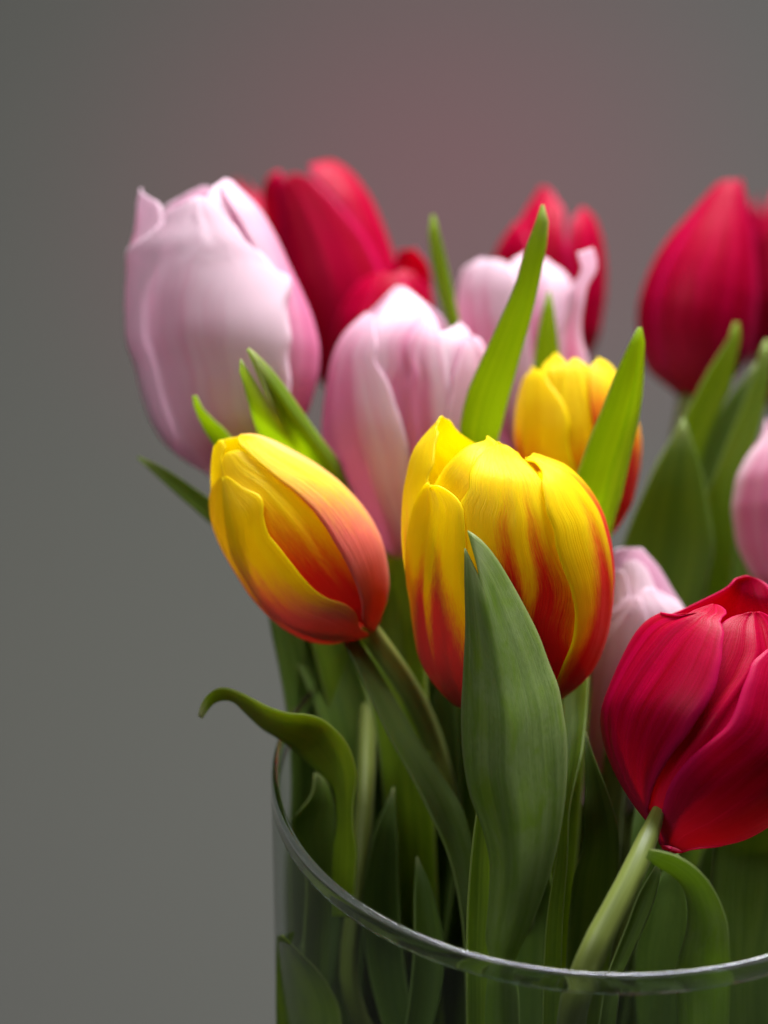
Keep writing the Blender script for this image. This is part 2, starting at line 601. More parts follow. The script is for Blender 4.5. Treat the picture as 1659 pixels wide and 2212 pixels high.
# ------------------------------------------------------------------ tulips
def tulip(label, kind, c, base, tip, dbase, dtip, silL, silR, petals, stem_r=0.0028, stem=None, stem_dist=None,
          deep=0.5, group=None, thick=0.0004, soft=0.0):
    """flower head as petals lying on a body whose outline (silL, silR) and petal margins were measured in the photograph.
    petals: dicts L, R (margins base->tip; optional third value = azimuth in degrees, or 'b' for the far side), k = layer"""
    B = at(c, base, dbase)
    T = at(c, tip, dtip)
    A = (T - B).normalized()
    X = FWD.cross(A).normalized()
    F = X.cross(A).normalized()

    def local(cc, p, y):
        r = ray(px(cc, p))
        n = F
        o = B + F * y
        t = (o - CAM).dot(n) / r.dot(n)
        q = CAM + r * t - B
        return q.dot(X), q.dot(A)
    l = sorted([local(c, p, 0)[::-1] for p in silL])
    r = sorted([local(c, p, 0)[::-1] for p in silR])
    lz, lx = np.array(l).T
    rz, rx = np.array(r).T
    zmin, zmax = min(lz[0], rz[0]), max(lz[-1], rz[-1])

    zz = np.linspace(zmin, zmax, 160)
    cx_ = (np.interp(zz, lz, lx) + np.interp(zz, rz, rx)) / 2
    rr_ = np.maximum((np.interp(zz, rz, rx) - np.interp(zz, lz, lx)) / 2, .0022)
    ker = np.ones(11) / 11
    pad = lambda a: np.convolve(np.concatenate([[a[0]] * 5, a, [a[-1]] * 5]), ker, 'valid')
    cx_ = pad(cx_)
    rr_ = pad(rr_)

    def body(z):
        return np.interp(z, zz, cx_), np.interp(z, zz, rr_)

    def to_phi(p, cc, k):
        if len(p) == 3 and not isinstance(p[2], str):
            return p[2], local(cc, p[:2], 0)[1]
        far = len(p) == 3
        y = 0.0
        for _ in range(6):
            x, z = local(cc, p, y)
            c0, r0 = body(z)
            q = max(-.999, min(.999, (x - c0) / (r0 * k)))
            ph = math.asin(q)
            y = r0 * k * math.cos(ph) * (-1 if far else 1)
        ph = math.degrees(ph)
        if far:
            ph = (180 - ph) if ph >= 0 else (-180 - ph)
            if p[2] == 'bl' and ph > 0:
                ph -= 360
            if p[2] == 'br' and ph < 0:
                ph += 360
        return ph, z
    top = empty("tulip", B)
    tag(top, label, "tulip", group)
    rmean = float(np.max(rr_))
    made = []
    for P in petals:
        cc = P.get('c', c)
        k = P.get('k', 1.0)
        nr, ncol = P.get('rows', 46), P.get('cols', 25)
        if 'L' in P:
            el = [to_phi(p, cc, k) for p in P['L']]
            er = [to_phi(p, cc, k) for p in P['R']]
        else:                                  # a petal given by azimuth, half width and top height only
            ph0, hw, zt = P['phi'], P['hw'], zmin + (zmax - zmin) * P['top']
            z0 = zmin
            el, er = [], []
            for t, wv in ((0, .75), (.2, .95), (.5, 1), (.72, .85), (.88, .5), (.97, .15), (1, 0)):
                z = z0 + (zt - z0) * t
                el.append((ph0 - hw * wv, z))
                er.append((ph0 + hw * wv, z))
        if P.get('root', True) and 'L' in P:
            cm = (el[0][0] + er[0][0]) / 2
            if el[0][1] > zmin + .002:
                el.insert(0, (cm + (el[0][0] - cm) * .8, zmin))
            if er[0][1] > zmin + .002:
                er.insert(0, (cm + (er[0][0] - cm) * .8, zmin))
        sc_ = rmean * math.pi / 180
        E1 = resample([(a * sc_, z) for a, z in el], nr)
        E2 = resample([(a * sc_, z) for a, z in er], nr)
        rag = P.get('rag', .5) * sc_
        for E_ in (E1, E2):
            tt = np.linspace(0, 1, nr)
            wob = sum(math.sin(1) * np.sin(tt * f_ + random.uniform(0, 6)) / (f_ / 14) ** .5 for f_ in (14, 27, 45, 70))
            E_[:, 0] += rag * wob * np.clip((tt - .25) * 2, 0, 1) * np.clip((1 - tt) * 8, 0, 1)
        G = np.zeros((nr, ncol, 3))
        uv = np.zeros((nr, ncol, 2))
        rib, ripple, curl, flare = P.get('rib', .02), P.get('ripple', .012), P.get('curl', 0.0), P.get('flare', 0.0)
        ph = random.uniform(0, 6)
        for i in range(nr):
            t = i / (nr - 1)
            for j in range(ncol):
                s = 2 * j / (ncol - 1) - 1
                f = (s + 1) / 2
                q = E1[i] * (1 - f) + E2[i] * f
                a, z = math.radians(q[0] / sc_), q[1]
                c0, r0 = body(z)
                rad = k + rib * (math.exp(-(s / .10) ** 2) - .6 * math.exp(-((abs(s) - .22) / .10) ** 2)) * min(1, 2.2 * t) * (1 - .3 * t)
                rad += ripple * (.4 + .6 * s * s) * math.sin(7 * t + ph + 2.2 * s) * t
                rad += flare * t * t * s * s
                rad += curl * max(0, (t - .78) / .22) ** 2
                rad -= .05 * (1 - s * s) * (1 - t) * (P.get('tuck', 0))
                G[i, j] = B + X * (c0 + r0 * rad * math.sin(a)) + A * z + F * (r0 * rad * math.cos(a))
                uv[i, j] = (f, t)
        o = link("petal", grid_mesh("petal", G, uv), {'flame': M_FLAME, 'pink': M_PINK, 'red': M_RED}[kind], top)
        solidify(o, thick, -1)
        o["seed"] = random.uniform(0, 50)
        o["flame"] = float(P.get('flame', 0.0))
        o["lean"] = float(P.get('lean', 0.0))
        o["rose"] = float(P.get('rose', 0.0))
        o["soft"] = float(P.get('soft', soft))
        o["pale"] = float(P.get('pale', 0.0))
        o["deep"] = float(P.get('deep', deep))
        made.append(o)
    # stem
    if stem is None:
        h = V((B.x, B.y, 0))
        ln = min(h.length, .042)
        hd = h.normalized() * ln
        zr = VASE_H - .005
        start = B + A * .003
        pts = [start, B - A * .010, B.lerp(V((hd.x, hd.y, zr)), .55) - A * .004, V((hd.x, hd.y, zr)),
               V((-hd.x * .3, -hd.y * .3, VASE_H * .45)), V((-hd.x * .7, -hd.y * .7, .014))]
    else:
        pts = [at(q[3] if len(q) > 3 else c, q[:2], q[2]) for q in stem]
        e = pts[-1]
        pts += [V((e.x * .5, e.y * .5, .10)), V((-e.x * .5, -e.y * .5, .014))]
    st = tube("stem", pts, stem_r if isinstance(stem_r, tuple) else [stem_r * .95, stem_r, stem_r * 1.05, stem_r * 1.05], M_STEM, top, n=48)
    st["seed"] = random.uniform(0, 50)
    return top


# ---- the sharp yellow and red tulip in the middle
t_mid = tulip(
    "yellow tulip with red flames in sharp focus behind the broad front leaf", 'flame', 5, (890, 2075), (760, 150), .640, .632,
    [(850, 2085), (700, 2080), (560, 2065), (450, 1960), (350, 1850), (270, 1700), (235, 1500), (215, 1300), (185, 1180), (160, 1050), (148, 900), (150, 750), (170, 540), (210, 380), (280, 260), (380, 180), (440, 110)],
    [(950, 2080), (1100, 2060), (1240, 1975), (1400, 1850), (1490, 1720), (1550, 1550), (1580, 1350), (1592, 1150), (1570, 950), (1520, 750), (1440, 600), (1340, 480), (1250, 410), (1150, 362), (1050, 350), (900, 290), (760, 225)],
    [
        dict(L=[(450, 1960), (270, 1700), (222, 1300), (210, 1150), (215, 950), (240, 780), (280, 650), (325, 575), (352, 552)],
             R=[(760, 2080), (680, 1700), (625, 1300), (603, 1000), (597, 850), (590, 720), (520, 630), (440, 578), (405, 575), (375, 590)],
             k=.985, rib=.022, flame=.0, rose=.15, flare=.02),
        dict(L=[(780, 2060), (640, 1600), (570, 1100), (560, 800), (568, 690), (625, 590), (620, 500), (650, 420), (720, 335), (800, 287)],
             R=[(1200, 2000), (1330, 1650), (1400, 1350), (1330, 1050), (1230, 800), (1130, 600), (1060, 480), (980, 400), (860, 300), (810, 287)],
             k=.94, rib=.022, flame=-.02, lean=.10, flare=.035),
        dict(L=[(1090, 2040), (1225, 1830), (1320, 1580), (1332, 1420), (1310, 1280), (1260, 1130), (1210, 980), (1190, 850), (1140, 700), (1110, 560), (1100, 450), (1060, 400), (1010, 398)],
             R=[(1240, 1975, 86), (1480, 1720, 98), (1580, 1350, 106), (1570, 950, 108), (1480, 680, 106), (1340, 480, 98), (1200, 380, 88), (1100, 363), (1030, 378)],
             k=1.0, rib=.02, flame=.08, lean=.26, curl=-.05),
        dict(L=[(450, 1960, -130), (222, 1300, -130), (148, 900, -130), (170, 540, -125), (280, 260, -115), (400, 150, -100)],
             R=[(600, 2000), (480, 1500), (420, 1000), (380, 620), (345, 525), (390, 380), (414, 240), (405, 180), (425, 130)],
             k=.955, rib=.015, flame=-.12),
        dict(L=[(600, 2000, -140), (300, 1000, -125), (230, 600, -115), (260, 330, 'bl'), (320, 230, 'bl'), (400, 150, 'bl'), (440, 112, 'bl')],
             R=[(900, 2000, -235), (1000, 1000, -248), (1000, 560, -235), (900, 500, 'bl'), (760, 370, 'bl'), (640, 285, 'bl'), (520, 170, 'bl'), (455, 112, 'bl')],
             k=.90, rib=.01, flame=-.2),
        dict(L=[(640, 2050), (520, 1500), (420, 900), (370, 620), (390, 560), (460, 450), (560, 345), (640, 295), (725, 268), (745, 236)],
             R=[(1100, 2050), (1220, 1500), (1220, 900), (1130, 600), (1000, 400), (920, 320), (830, 255), (770, 235)],
             k=.79, rib=.02, flame=-.18),
    ], stem=[(890, 2020, .640), (905, 2200, .640), (915, 2500, .636)], stem_r=.0030)

# ---- yellow tulip leaning left
t_left = tulip(
    "yellow tulip blushed orange leaning out to the left on a bare stem", 'flame', 4, (1440, 1520), (470, 330), .650, .640,
    [(1400, 1560), (1250, 1622), (1100, 1625), (980, 1590), (850, 1520), (760, 1440), (640, 1310), (540, 1150), (450, 990), (395, 850), (378, 740), (383, 640), (388, 450), (408, 340), (440, 280)],
    [(1500, 1500), (1560, 1380), (1590, 1230), (1580, 1100), (1540, 920), (1470, 780), (1380, 660), (1250, 530), (1100, 420), (950, 330), (800, 250), (660, 208), (580, 225), (520, 250)],
    [
        dict(L=[(1330, 1590), (1050, 1570), (900, 1500), (800, 1430), (700, 1310), (600, 1150), (545, 1050), (512, 900), (490, 720), (478, 580), (480, 512)],
             R=[(1405, 1530), (1370, 1420), (1290, 1355), (1180, 1320), (1080, 1250), (980, 1140), (870, 1000), (790, 890), (752, 770), (754, 690), (735, 632), (640, 590), (530, 520), (500, 508)],
             k=1.0, rib=.006, flame=-.02, rose=.9),
        dict(L=[(1250, 1622, -120), (980, 1590, -115), (640, 1310, -110), (450, 990, -105), (378, 740, -100), (410, 590, -80), (455, 520)],
             R=[(1300, 1560), (950, 1480), (760, 1300), (640, 1050), (570, 850), (540, 700), (520, 600), (490, 520), (468, 508)],
             k=.955, rib=.008, flame=.02, rose=.9),
        dict(L=[(1400, 1480), (1200, 1400), (1000, 1250), (820, 1020), (700, 820), (600, 640), (500, 560), (470, 480), (480, 400), (500, 355)],
             R=[(1430, 1470), (1450, 1300), (1400, 1100), (1300, 920), (1180, 760), (1000, 590), (850, 470), (720, 390), (600, 335), (530, 340)],
             k=.90, rib=.012, flame=.02),
        dict(L=[(1420, 1480), (1412, 1380), (1390, 1280), (1330, 1130), (1250, 980), (1150, 820), (1040, 680), (900, 560), (760, 445), (680, 375), (605, 305), (582, 262), (590, 238)],
             R=[(1540, 1450, 80), (1590, 1230, 100), (1540, 920, 115), (1380, 660, 115), (1100, 420, 105), (800, 250, 90), (680, 212), (610, 218)],
             k=1.0, rib=.012, flame=.0, pale=.9, rose=.65),
        dict(L=[(1250, 1622, -190), (640, 1310, -170), (400, 850, -150), (388, 450, -110), (410, 335, -80), (450, 272)],
             R=[(1250, 1500, -80), (800, 1100, -60), (600, 700), (500, 520), (475, 400), (500, 300), (480, 265)],
             k=.92, rib=.01, flame=-.2),
        dict(L=[(1300, 1500, 220), (800, 800, 230), (500, 500, 220), (460, 330, 200), (480, 275, 190)],
             R=[(1450, 1400, 120), (1200, 700, 125), (800, 400, 120), (640, 290, 130), (560, 272, 150), (510, 262, 180)],
             k=.90, rib=.01, flame=-.2),
    ], stem=[(1425, 1500, .650), (1500, 1600, .650), (1640, 1800, .652), (1790, 2060, .660), (1900, 2350, .668), (1980, 2700, .672)], stem_r=.0026, soft=.85)

# ---- crimson tulip front right
t_red = tulip(
    "large crimson tulip cut by the right frame edge, in front of pale pink tulip", 'red', 6, (1010, 2310), (1530, 640), .612, .628,
    [(1004, 2312), (960, 2285), (900, 2180), (850, 2120), (760, 1990), (680, 1850), (610, 1700), (570, 1560), (552, 1420), (570, 1330), (620, 1200), (680, 1060), (760, 900), (830, 810), (900, 765), (1050, 730), (1250, 640), (1420, 560)],
    [(1030, 2320), (1100, 2312), (1240, 2321), (1400, 2306), (1550, 2246), (1700, 2150), (1850, 1980), (1930, 1750), (1940, 1500), (1900, 1250), (1830, 1000), (1780, 800), (1700, 640)],
    [
        dict(L=[(900, 2180, -100), (760, 1990, -105), (610, 1700, -108), (552, 1420, -112), (620, 1200, -112), (760, 900, -105), (900, 765, -88), (1000, 772), (1100, 772), (1200, 722), (1290, 692)],
             R=[(905, 2090), (880, 1990), (950, 1800), (1060, 1640), (1200, 1450), (1300, 1250), (1350, 1020), (1372, 880), (1345, 800), (1385, 750), (1350, 705), (1310, 692)],
             k=1.0, rib=.03, ripple=.025, flare=.03),
        dict(L=[(945, 2180), (960, 2050), (1000, 1900), (1200, 1660), (1380, 1500), (1480, 1300), (1530, 1150), (1570, 1060), (1659, 985), (1780, 960)],
             R=[(1240, 2321, 70), (1550, 2246, 85), (1850, 1980, 95), (1950, 1600, 100), (1900, 1250, 95), (1850, 1050, 85), (1800, 970, 75)],
             k=1.0, rib=.03, ripple=.02),
        dict(L=[(900, 2150), (860, 1950), (900, 1650), (1050, 1350), (1200, 1050), (1300, 900), (1350, 830), (1420, 782), (1520, 755)],
             R=[(1050, 2150), (1250, 1900), (1560, 1600), (1700, 1300), (1780, 1000), (1720, 830), (1640, 760), (1590, 745)],
             k=.90, rib=.03, curl=.10),
        dict(L=[(1000, 2200, -140), (700, 1400, -125), (820, 900, 'bl'), (1140, 722, 'bl'), (1280, 650, 'bl'), (1420, 560, 'bl'), (1475, 515, 'bl')],
             R=[(1200, 2200, -215), (1700, 1400, -230), (1800, 900, 'bl'), (1750, 700, 'bl'), (1659, 565, 'bl'), (1570, 515, 'bl'), (1500, 508, 'bl')],
             k=.96, rib=.02, curl=-.12),
        dict(L=[(900, 2180, -190), (760, 1900, -185), (600, 1500, -170), (660, 1200, -160), (800, 900, -150), (1100, 740, -130)],
             R=[(900, 2090, -70), (820, 1800, -70), (720, 1400, -70), (800, 1100, -75), (950, 850, -85), (1120, 742, -110)],
             k=.93, rib=.02),
        dict(phi=140, hw=48, top=.9, k=.93),
    ], stem=[(1010, 560, .626, 8), (955, 700, .615, 8), (926, 820, .6075, 8), (880, 930, .6015, 8), (790, 1150, .596, 8), (670, 1400, .592, 8), (550, 1620, .590, 8), (460, 1830, .588, 8), (370, 2100, .596, 8)], stem_r=tuple([.0003, .0006, .0013, .0020, .0025, .0027, .0028] + [.0030] * 24))
leaf("leaf", 8, [(870, 1050), (960, 1068), (1060, 1100), (1160, 1160), (1260, 1260), (1340, 1400), (1390, 1550), (1402, 1700), (1412, 1850), (1405, 2100), (1380, 2700)],
     [(850, 1110), (920, 1160), (1020, 1220), (1090, 1290), (1120, 1380), (1130, 1480), (1120, 1600), (1085, 1720), (1052, 1850), (1060, 2100), (1120, 2700)],
     (.592, .590, .592, .592, .60), (.592, .597, .602, .604, .612), cup=-.18, parent=t_red, dusty=.9)

# ---- pale pink tulip far left
tulip("pale whitish pink tulip with ruffled petal edges at far left", 'pink', 1, (820, 2180), (700, 230), .690, .690,
      [(760, 2165), (650, 2120), (560, 2065), (430, 1960), (340, 1820), (270, 1620), (232, 1440), (190, 1340), (165, 1270), (165, 1150), (160, 1000), (165, 900), (170, 800), (170, 650), (215, 560), (240, 300), (260, 260)],
      [(900, 2165), (1050, 2120), (1250, 1950), (1400, 1760), (1480, 1500), (1490, 1300), (1440, 1100), (1350, 900), (1280, 760), (1220, 620), (1100, 400), (980, 280), (880, 200)],
      [
          dict(L=[(560, 2065, -92), (340, 1820, -90), (230, 1440, -86), (165, 1150, -84), (160, 950, -82), (160, 780, -80), (200, 680, -76), (250, 600), (380, 490), (500, 390), (600, 322)],
               R=[(1150, 2040), (1240, 1800), (1260, 1500), (1245, 1330), (1272, 1250), (1232, 1100), (1268, 950), (1285, 850), (1140, 775), (1000, 640), (860, 480), (730, 335), (660, 305)],
               k=1.0, rib=.014, ripple=.010, deep=-.15, rag=3.2),
          dict(L=[(1000, 2100), (1050, 1800), (1080, 1400), (1080, 1000), (1050, 700), (950, 500), (850, 350), (800, 240), (835, 192)],
               R=[(1250, 1950, 95), (1480, 1500, 115), (1440, 1100, 118), (1280, 760, 112), (1100, 400, 98), (980, 285, 85), (880, 205)],
               k=.955, rib=.02, deep=.75),
          dict(L=[(700, 2100), (500, 1700), (400, 1300), (420, 900), (520, 600), (640, 420), (740, 260), (820, 190)],
               R=[(1100, 2100), (1250, 1700), (1250, 1300), (1200, 900), (1060, 600), (980, 400), (900, 250), (850, 190)],
               k=.88, rib=.02, deep=.35),
          dict(L=[(560, 2065, -150), (230, 1440, -150), (165, 1150, -150), (165, 900, -150), (190, 600, -140), (215, 400, -110), (222, 260)],
               R=[(600, 2065, -50), (420, 1500, -50), (420, 1000, -50), (440, 620), (415, 480), (400, 365), (320, 310), (240, 258)],
               k=.95, rib=.02, deep=.2),
          dict(L=[(700, 2100, 150), (1250, 1500, 130), (1150, 800, 120), (1000, 500, 'br'), (900, 300, 'br'), (760, 250, 'br')],
               R=[(600, 2065, 230), (300, 1500, 235), (300, 900, 'br'), (350, 600, 'br'), (420, 400, 'br'), (560, 300, 'br'), (680, 240, 'br')],
               k=.93, rib=.02, deep=.2),
          dict(phi=-110, hw=45, top=.75, k=.90, deep=.3),
      ], deep=.35, stem=[(486, 1028, .690, 0), (520, 1080, .690, 0), (590, 1220, .688, 0), (650, 1380, .685, 0), (692, 1560, .682, 0), (720, 1800, .678, 0), (740, 2150, .675, 0)])

# ---- middle pink tulip
tulip("mid-pink long closed tulip between the two front yellow tulips", 'pink', 2, (700, 2790), (680, 930), .686, .690,
      [(640, 2780), (500, 2680), (340, 2450), (230, 2250), (165, 2050), (140, 1900), (150, 1750), (180, 1550), (210, 1380), (260, 1260), (340, 1160), (470, 1060), (580, 960), (650, 900)],
      [(760, 2780), (900, 2680), (1060, 2450), (1160, 2250), (1230, 2050), (1260, 1850), (1275, 1650), (1275, 1480), (1245, 1320), (1200, 1250), (1100, 1140), (1000, 1090), (900, 1020), (800, 985), (710, 925)],
      [
          dict(L=[(640, 2700), (560, 2400), (470, 2000), (430, 1700), (450, 1480), (495, 1380), (520, 1200), (600, 1130), (700, 1085), (790, 1048)],
               R=[(900, 2680), (1010, 2300), (1040, 2000), (1020, 1700), (990, 1480), (950, 1280), (900, 1140), (860, 1070), (815, 1040)],
               k=.96, rib=.04, deep=.75),
          dict(L=[(500, 2680, -80), (230, 2250, -100), (140, 1900, -112), (180, 1550, -115), (260, 1260, -110), (340, 1160, -98), (430, 1090, -75), (478, 1085)],
               R=[(760, 2750), (760, 2400), (710, 1900), (640, 1700), (560, 1500), (500, 1400), (508, 1250), (498, 1100), (488, 1085)],
               k=1.0, rib=.03, deep=.68, ripple=.02),
          dict(L=[(700, 2700), (880, 2300), (960, 1900), (985, 1700), (1020, 1500), (1060, 1380), (1085, 1260), (1105, 1232)],
               R=[(900, 2680, 70), (1160, 2250, 90), (1260, 1850, 110), (1275, 1500, 112), (1240, 1330, 100), (1190, 1265, 78), (1120, 1230)],
               k=1.0, rib=.03, deep=.68),
          dict(L=[(640, 2700, -140), (300, 1800, -125), (300, 1300, 'bl'), (420, 1100, 'bl'), (540, 1000, 'bl'), (640, 900, 'bl')],
               R=[(800, 2700, -215), (1000, 1700, -225), (1000, 1250, 'bl'), (900, 1080, 'bl'), (780, 985, 'bl'), (690, 905, 'bl')],
               k=.90, rib=.02, deep=.4),
          dict(L=[(800, 2700), (900, 2000), (880, 1500), (880, 1250), (960, 1200), (1040, 1160), (1080, 1142)],
               R=[(1000, 2500, 80), (1230, 2000, 85), (1260, 1500, 88), (1210, 1280, 80), (1160, 1200), (1100, 1140)],
               k=.91, rib=.02, deep=.4),
          dict(L=[(660, 2700), (480, 2000), (420, 1500), (450, 1250), (500, 1100), (580, 985), (645, 905)],
               R=[(800, 2700), (960, 2000), (960, 1500), (930, 1200), (860, 1060), (760, 960), (680, 900)],
               k=.86, rib=.02, deep=.4),
      ], deep=.5, stem=[(850, 1235, .686, 0), (825, 1320, .684, 0), (802, 1420, .676, 0), (793, 1540, .668, 0), (790, 1700, .660, 0), (775, 1900, .655, 0), (760, 2150, .655, 0)], stem_r=.0021)


def simple(label, kind, c, base, tip, d, dt, sl, sr, tops, deep=.5, extra=(), group=None, flame=0.0, twist=0, **kw):
    """softly blurred tulip further back: six overlapping petals, three outer and three inner"""
    P = list(extra)
    for i, tp in enumerate(tops):
        outer = i < 3
        phi = twist + (i % 3) * 120 + (0 if outer else 60)
        P.append(dict(phi=phi, hw=66 if outer else 58, top=tp, k=1.0 if outer else .93, rib=.025, deep=deep, flame=flame))
    return tulip(label, kind, c, base, tip, d, dt, sl, sr, P, deep=deep, group=group, **kw)


# ---- red tulips in the background
tulip("tall red tulip behind pale pink tulip, glossy streak on its right petal", 'red', 0, (790, 900), (665, 360), .750, .760,
      [(760, 895), (700, 840), (640, 760), (600, 650), (572, 520), (560, 440), (562, 405), (575, 380), (600, 368), (630, 360)],
      [(810, 895), (850, 840), (880, 740), (880, 640), (862, 570), (840, 500), (810, 430), (770, 375), (730, 348), (690, 341)],
      [
          dict(L=[(720, 860), (640, 700), (610, 560), (602, 480), (602, 410), (620, 380)],
               R=[(830, 860), (840, 720), (822, 580), (800, 530), (765, 480), (720, 430), (670, 385), (635, 374)],
               k=.99, rib=.02),
          dict(L=[(800, 860), (830, 700), (815, 570), (790, 525), (745, 455), (700, 405), (672, 372), (668, 355)],
               R=[(850, 840, 80), (885, 680, 110), (862, 570, 120), (810, 430, 110), (770, 375, 100), (720, 348)],
               k=.955, rib=.02),
          dict(L=[(700, 840, -100), (600, 650, -110), (560, 440, -105), (565, 395, -85), (585, 372)],
               R=[(720, 840), (660, 700), (640, 560), (630, 480), (618, 400), (605, 370)],
               k=.95, rib=.02),
          dict(phi=180, hw=60, top=.93, k=.95), dict(phi=120, hw=55, top=.95, k=.9), dict(phi=-120, hw=55, top=.93, k=.9),
      ])
simple("red tulip peeking out directly behind the pale pink tulip's tip", 'red', 0, (600, 860), (515, 400), .790, .800,
       [(570, 850), (500, 780), (450, 660), (440, 540), (460, 450), (495, 395)],
       [(630, 850), (670, 780), (675, 660), (640, 540), (580, 440), (535, 395)], [1, 1, 1, .95, .95, .95])
tulip("small red tulip tucked between tall red and middle pink tulips", 'red', 0, (820, 930), (850, 560), .722, .728,
      [(800, 925), (750, 870), (720, 800), (716, 740), (725, 690), (750, 640), (785, 602), (820, 585), (850, 555)],
      [(840, 925), (900, 870), (938, 800), (945, 720), (941, 650), (936, 600), (920, 562), (890, 537)],
      [
          dict(L=[(760, 880, -90), (718, 760, -105), (735, 660, -95), (780, 604, -60), (815, 590)],
               R=[(860, 880), (890, 780), (895, 700), (890, 640), (870, 600), (835, 587)], k=1.0, rib=.02),
          dict(L=[(860, 900), (870, 760), (865, 660), (850, 610), (860, 585), (875, 580)],
               R=[(900, 870, 80), (942, 740, 95), (935, 660, 90), (925, 620), (890, 590)], k=.95, rib=.02),
          dict(L=[(820, 900, 230), (780, 700, 220), (830, 600, 'br'), (860, 550, 'br'), (880, 538, 'br')],
               R=[(900, 900, 110), (945, 700, 105), (938, 620, 110), (922, 570, 'br'), (895, 537, 'br')], k=.93, rib=.02),
          dict(phi=-40, hw=50, top=.84, k=.9), dict(phi=20, hw=50, top=.85, k=.88), dict(phi=200, hw=50, top=.88, k=.9),
      ])
tulip("opening red tulip whose separate petals rise behind curled pink tulip", 'red', 0, (1195, 870), (1190, 410), .760, .768,
      [(1170, 865), (1120, 820), (1080, 740), (1060, 650), (1062, 560), (1080, 520), (1110, 480), (1140, 440), (1165, 405)],
      [(1215, 865), (1260, 800), (1295, 730), (1308, 650), (1310, 590), (1302, 520), (1285, 470), (1255, 448), (1240, 440)],
      [
          dict(L=[(1150, 850), (1110, 700), (1100, 600), (1110, 520), (1130, 460), (1165, 405)],
               R=[(1210, 850), (1240, 700), (1236, 600), (1220, 500), (1200, 425), (1180, 403)], k=.98, rib=.02),
          dict(L=[(1220, 850), (1240, 700), (1228, 600), (1226, 530), (1236, 475), (1253, 450)],
               R=[(1260, 810, 80), (1308, 660, 105), (1310, 580, 105), (1296, 500, 95), (1262, 449)], k=1.0, rib=.02),
          dict(L=[(1120, 820, -95), (1062, 640, -105), (1064, 560, -95), (1085, 515, -75), (1115, 478)],
               R=[(1170, 850), (1160, 700), (1150, 600), (1145, 530), (1125, 480)], k=1.0, rib=.02),
          dict(phi=180, hw=60, top=.7, k=.95), dict(phi=120, hw=55, top=.75, k=.9), dict(phi=-120, hw=55, top=.75, k=.9),
      ])
tulip("big dark red closed tulip at upper right with pale base", 'red', 3, (1130, 1650), (1420, 190), .748, .752,
      [(1090, 1640), (1000, 1580), (900, 1520), (850, 1470), (800, 1350), (770, 1150), (780, 1000), (830, 850), (900, 700), (1000, 560), (1120, 430), (1230, 310), (1330, 205), (1390, 185)],
      [(1180, 1650), (1300, 1610), (1450, 1530), (1540, 1400), (1590, 1200), (1612, 1000), (1600, 800), (1570, 550), (1530, 350), (1500, 230), (1460, 188)],
      [
          dict(L=[(1050, 1600), (940, 1400), (890, 1200), (905, 1000), (960, 800), (1060, 620), (1180, 430), (1290, 290), (1370, 205)],
               R=[(1300, 1610), (1470, 1480), (1560, 1200), (1585, 900), (1560, 600), (1515, 380), (1480, 250), (1420, 195)], k=.99, rib=.02),
          dict(L=[(900, 1520, -90), (800, 1350, -105), (770, 1150, -112), (830, 850, -112), (1000, 560, -105), (1200, 340, -90), (1330, 215)],
               R=[(1080, 1620), (1000, 1400), (980, 1200), (1010, 1000), (1090, 800), (1200, 550), (1320, 330), (1380, 210)], k=.955, rib=.02),
          dict(L=[(1250, 1600), (1450, 1300), (1500, 900), (1470, 500), (1440, 300), (1440, 210)],
               R=[(1450, 1530, 95), (1590, 1200, 110), (1600, 800, 112), (1545, 420, 100), (1490, 230, 85), (1460, 195)], k=.96, rib=.02),
          dict(phi=180, hw=60, top=.97, k=.95), dict(phi=120, hw=55, top=.95, k=.9), dict(phi=-120, hw=55, top=.95, k=.9),
      ])
simple("red tulip at right frame edge, mostly hidden behind big dark red tulip", 'red', 0, (1680, 880), (1665, 425), .790, .795,
       [(1655, 870), (1620, 790), (1605, 650), (1605, 520), (1622, 440), (1645, 418)],
       [(1705, 870), (1760, 790), (1790, 650), (1770, 520), (1730, 440), (1690, 418)], [1, 1, 1, .96, .95, .95])

# ---- pink tulip with curled petal
t_curl = tulip("pale pink tulip with a curled-out petal behind the tall pointed leaf", 'pink', 0, (1140, 1010), (1120, 560), .722, .728,
      [(1115, 1005), (1060, 930), (1015, 820), (988, 710), (984, 640), (994, 590), (1008, 566), (1040, 558), (1080, 560)],
      [(1165, 1005), (1215, 930), (1245, 830), (1252, 720), (1245, 650), (1232, 610), (1215, 588), (1190, 565), (1150, 546)],
      [
          dict(L=[(1070, 950, -90), (1010, 800, -105), (984, 660, -105), (990, 600, -90), (1005, 568, -60), (1035, 560)],
               R=[(1130, 980), (1150, 850), (1140, 700), (1120, 610), (1090, 565), (1055, 560)], k=1.0, rib=.03, deep=.25),
          dict(L=[(1110, 980), (1080, 850), (1070, 700), (1085, 610), (1110, 560), (1135, 545)],
               R=[(1200, 930), (1240, 800), (1250, 700), (1235, 625), (1200, 575), (1160, 548)], k=.95, rib=.03, deep=.5),
          dict(L=[(1140, 990), (1170, 850), (1170, 720), (1175, 640), (1190, 590), (1205, 575)],
               R=[(1215, 930, 80), (1250, 780, 105), (1250, 680, 105), (1235, 620, 90), (1215, 585)], k=.99, rib=.03, deep=.4),
          dict(phi=180, hw=62, top=.96, k=.95, deep=.3), dict(phi=120, hw=55, top=.9, k=.9, deep=.3), dict(phi=-120, hw=55, top=.93, k=.9, deep=.3),
      ], deep=.35)

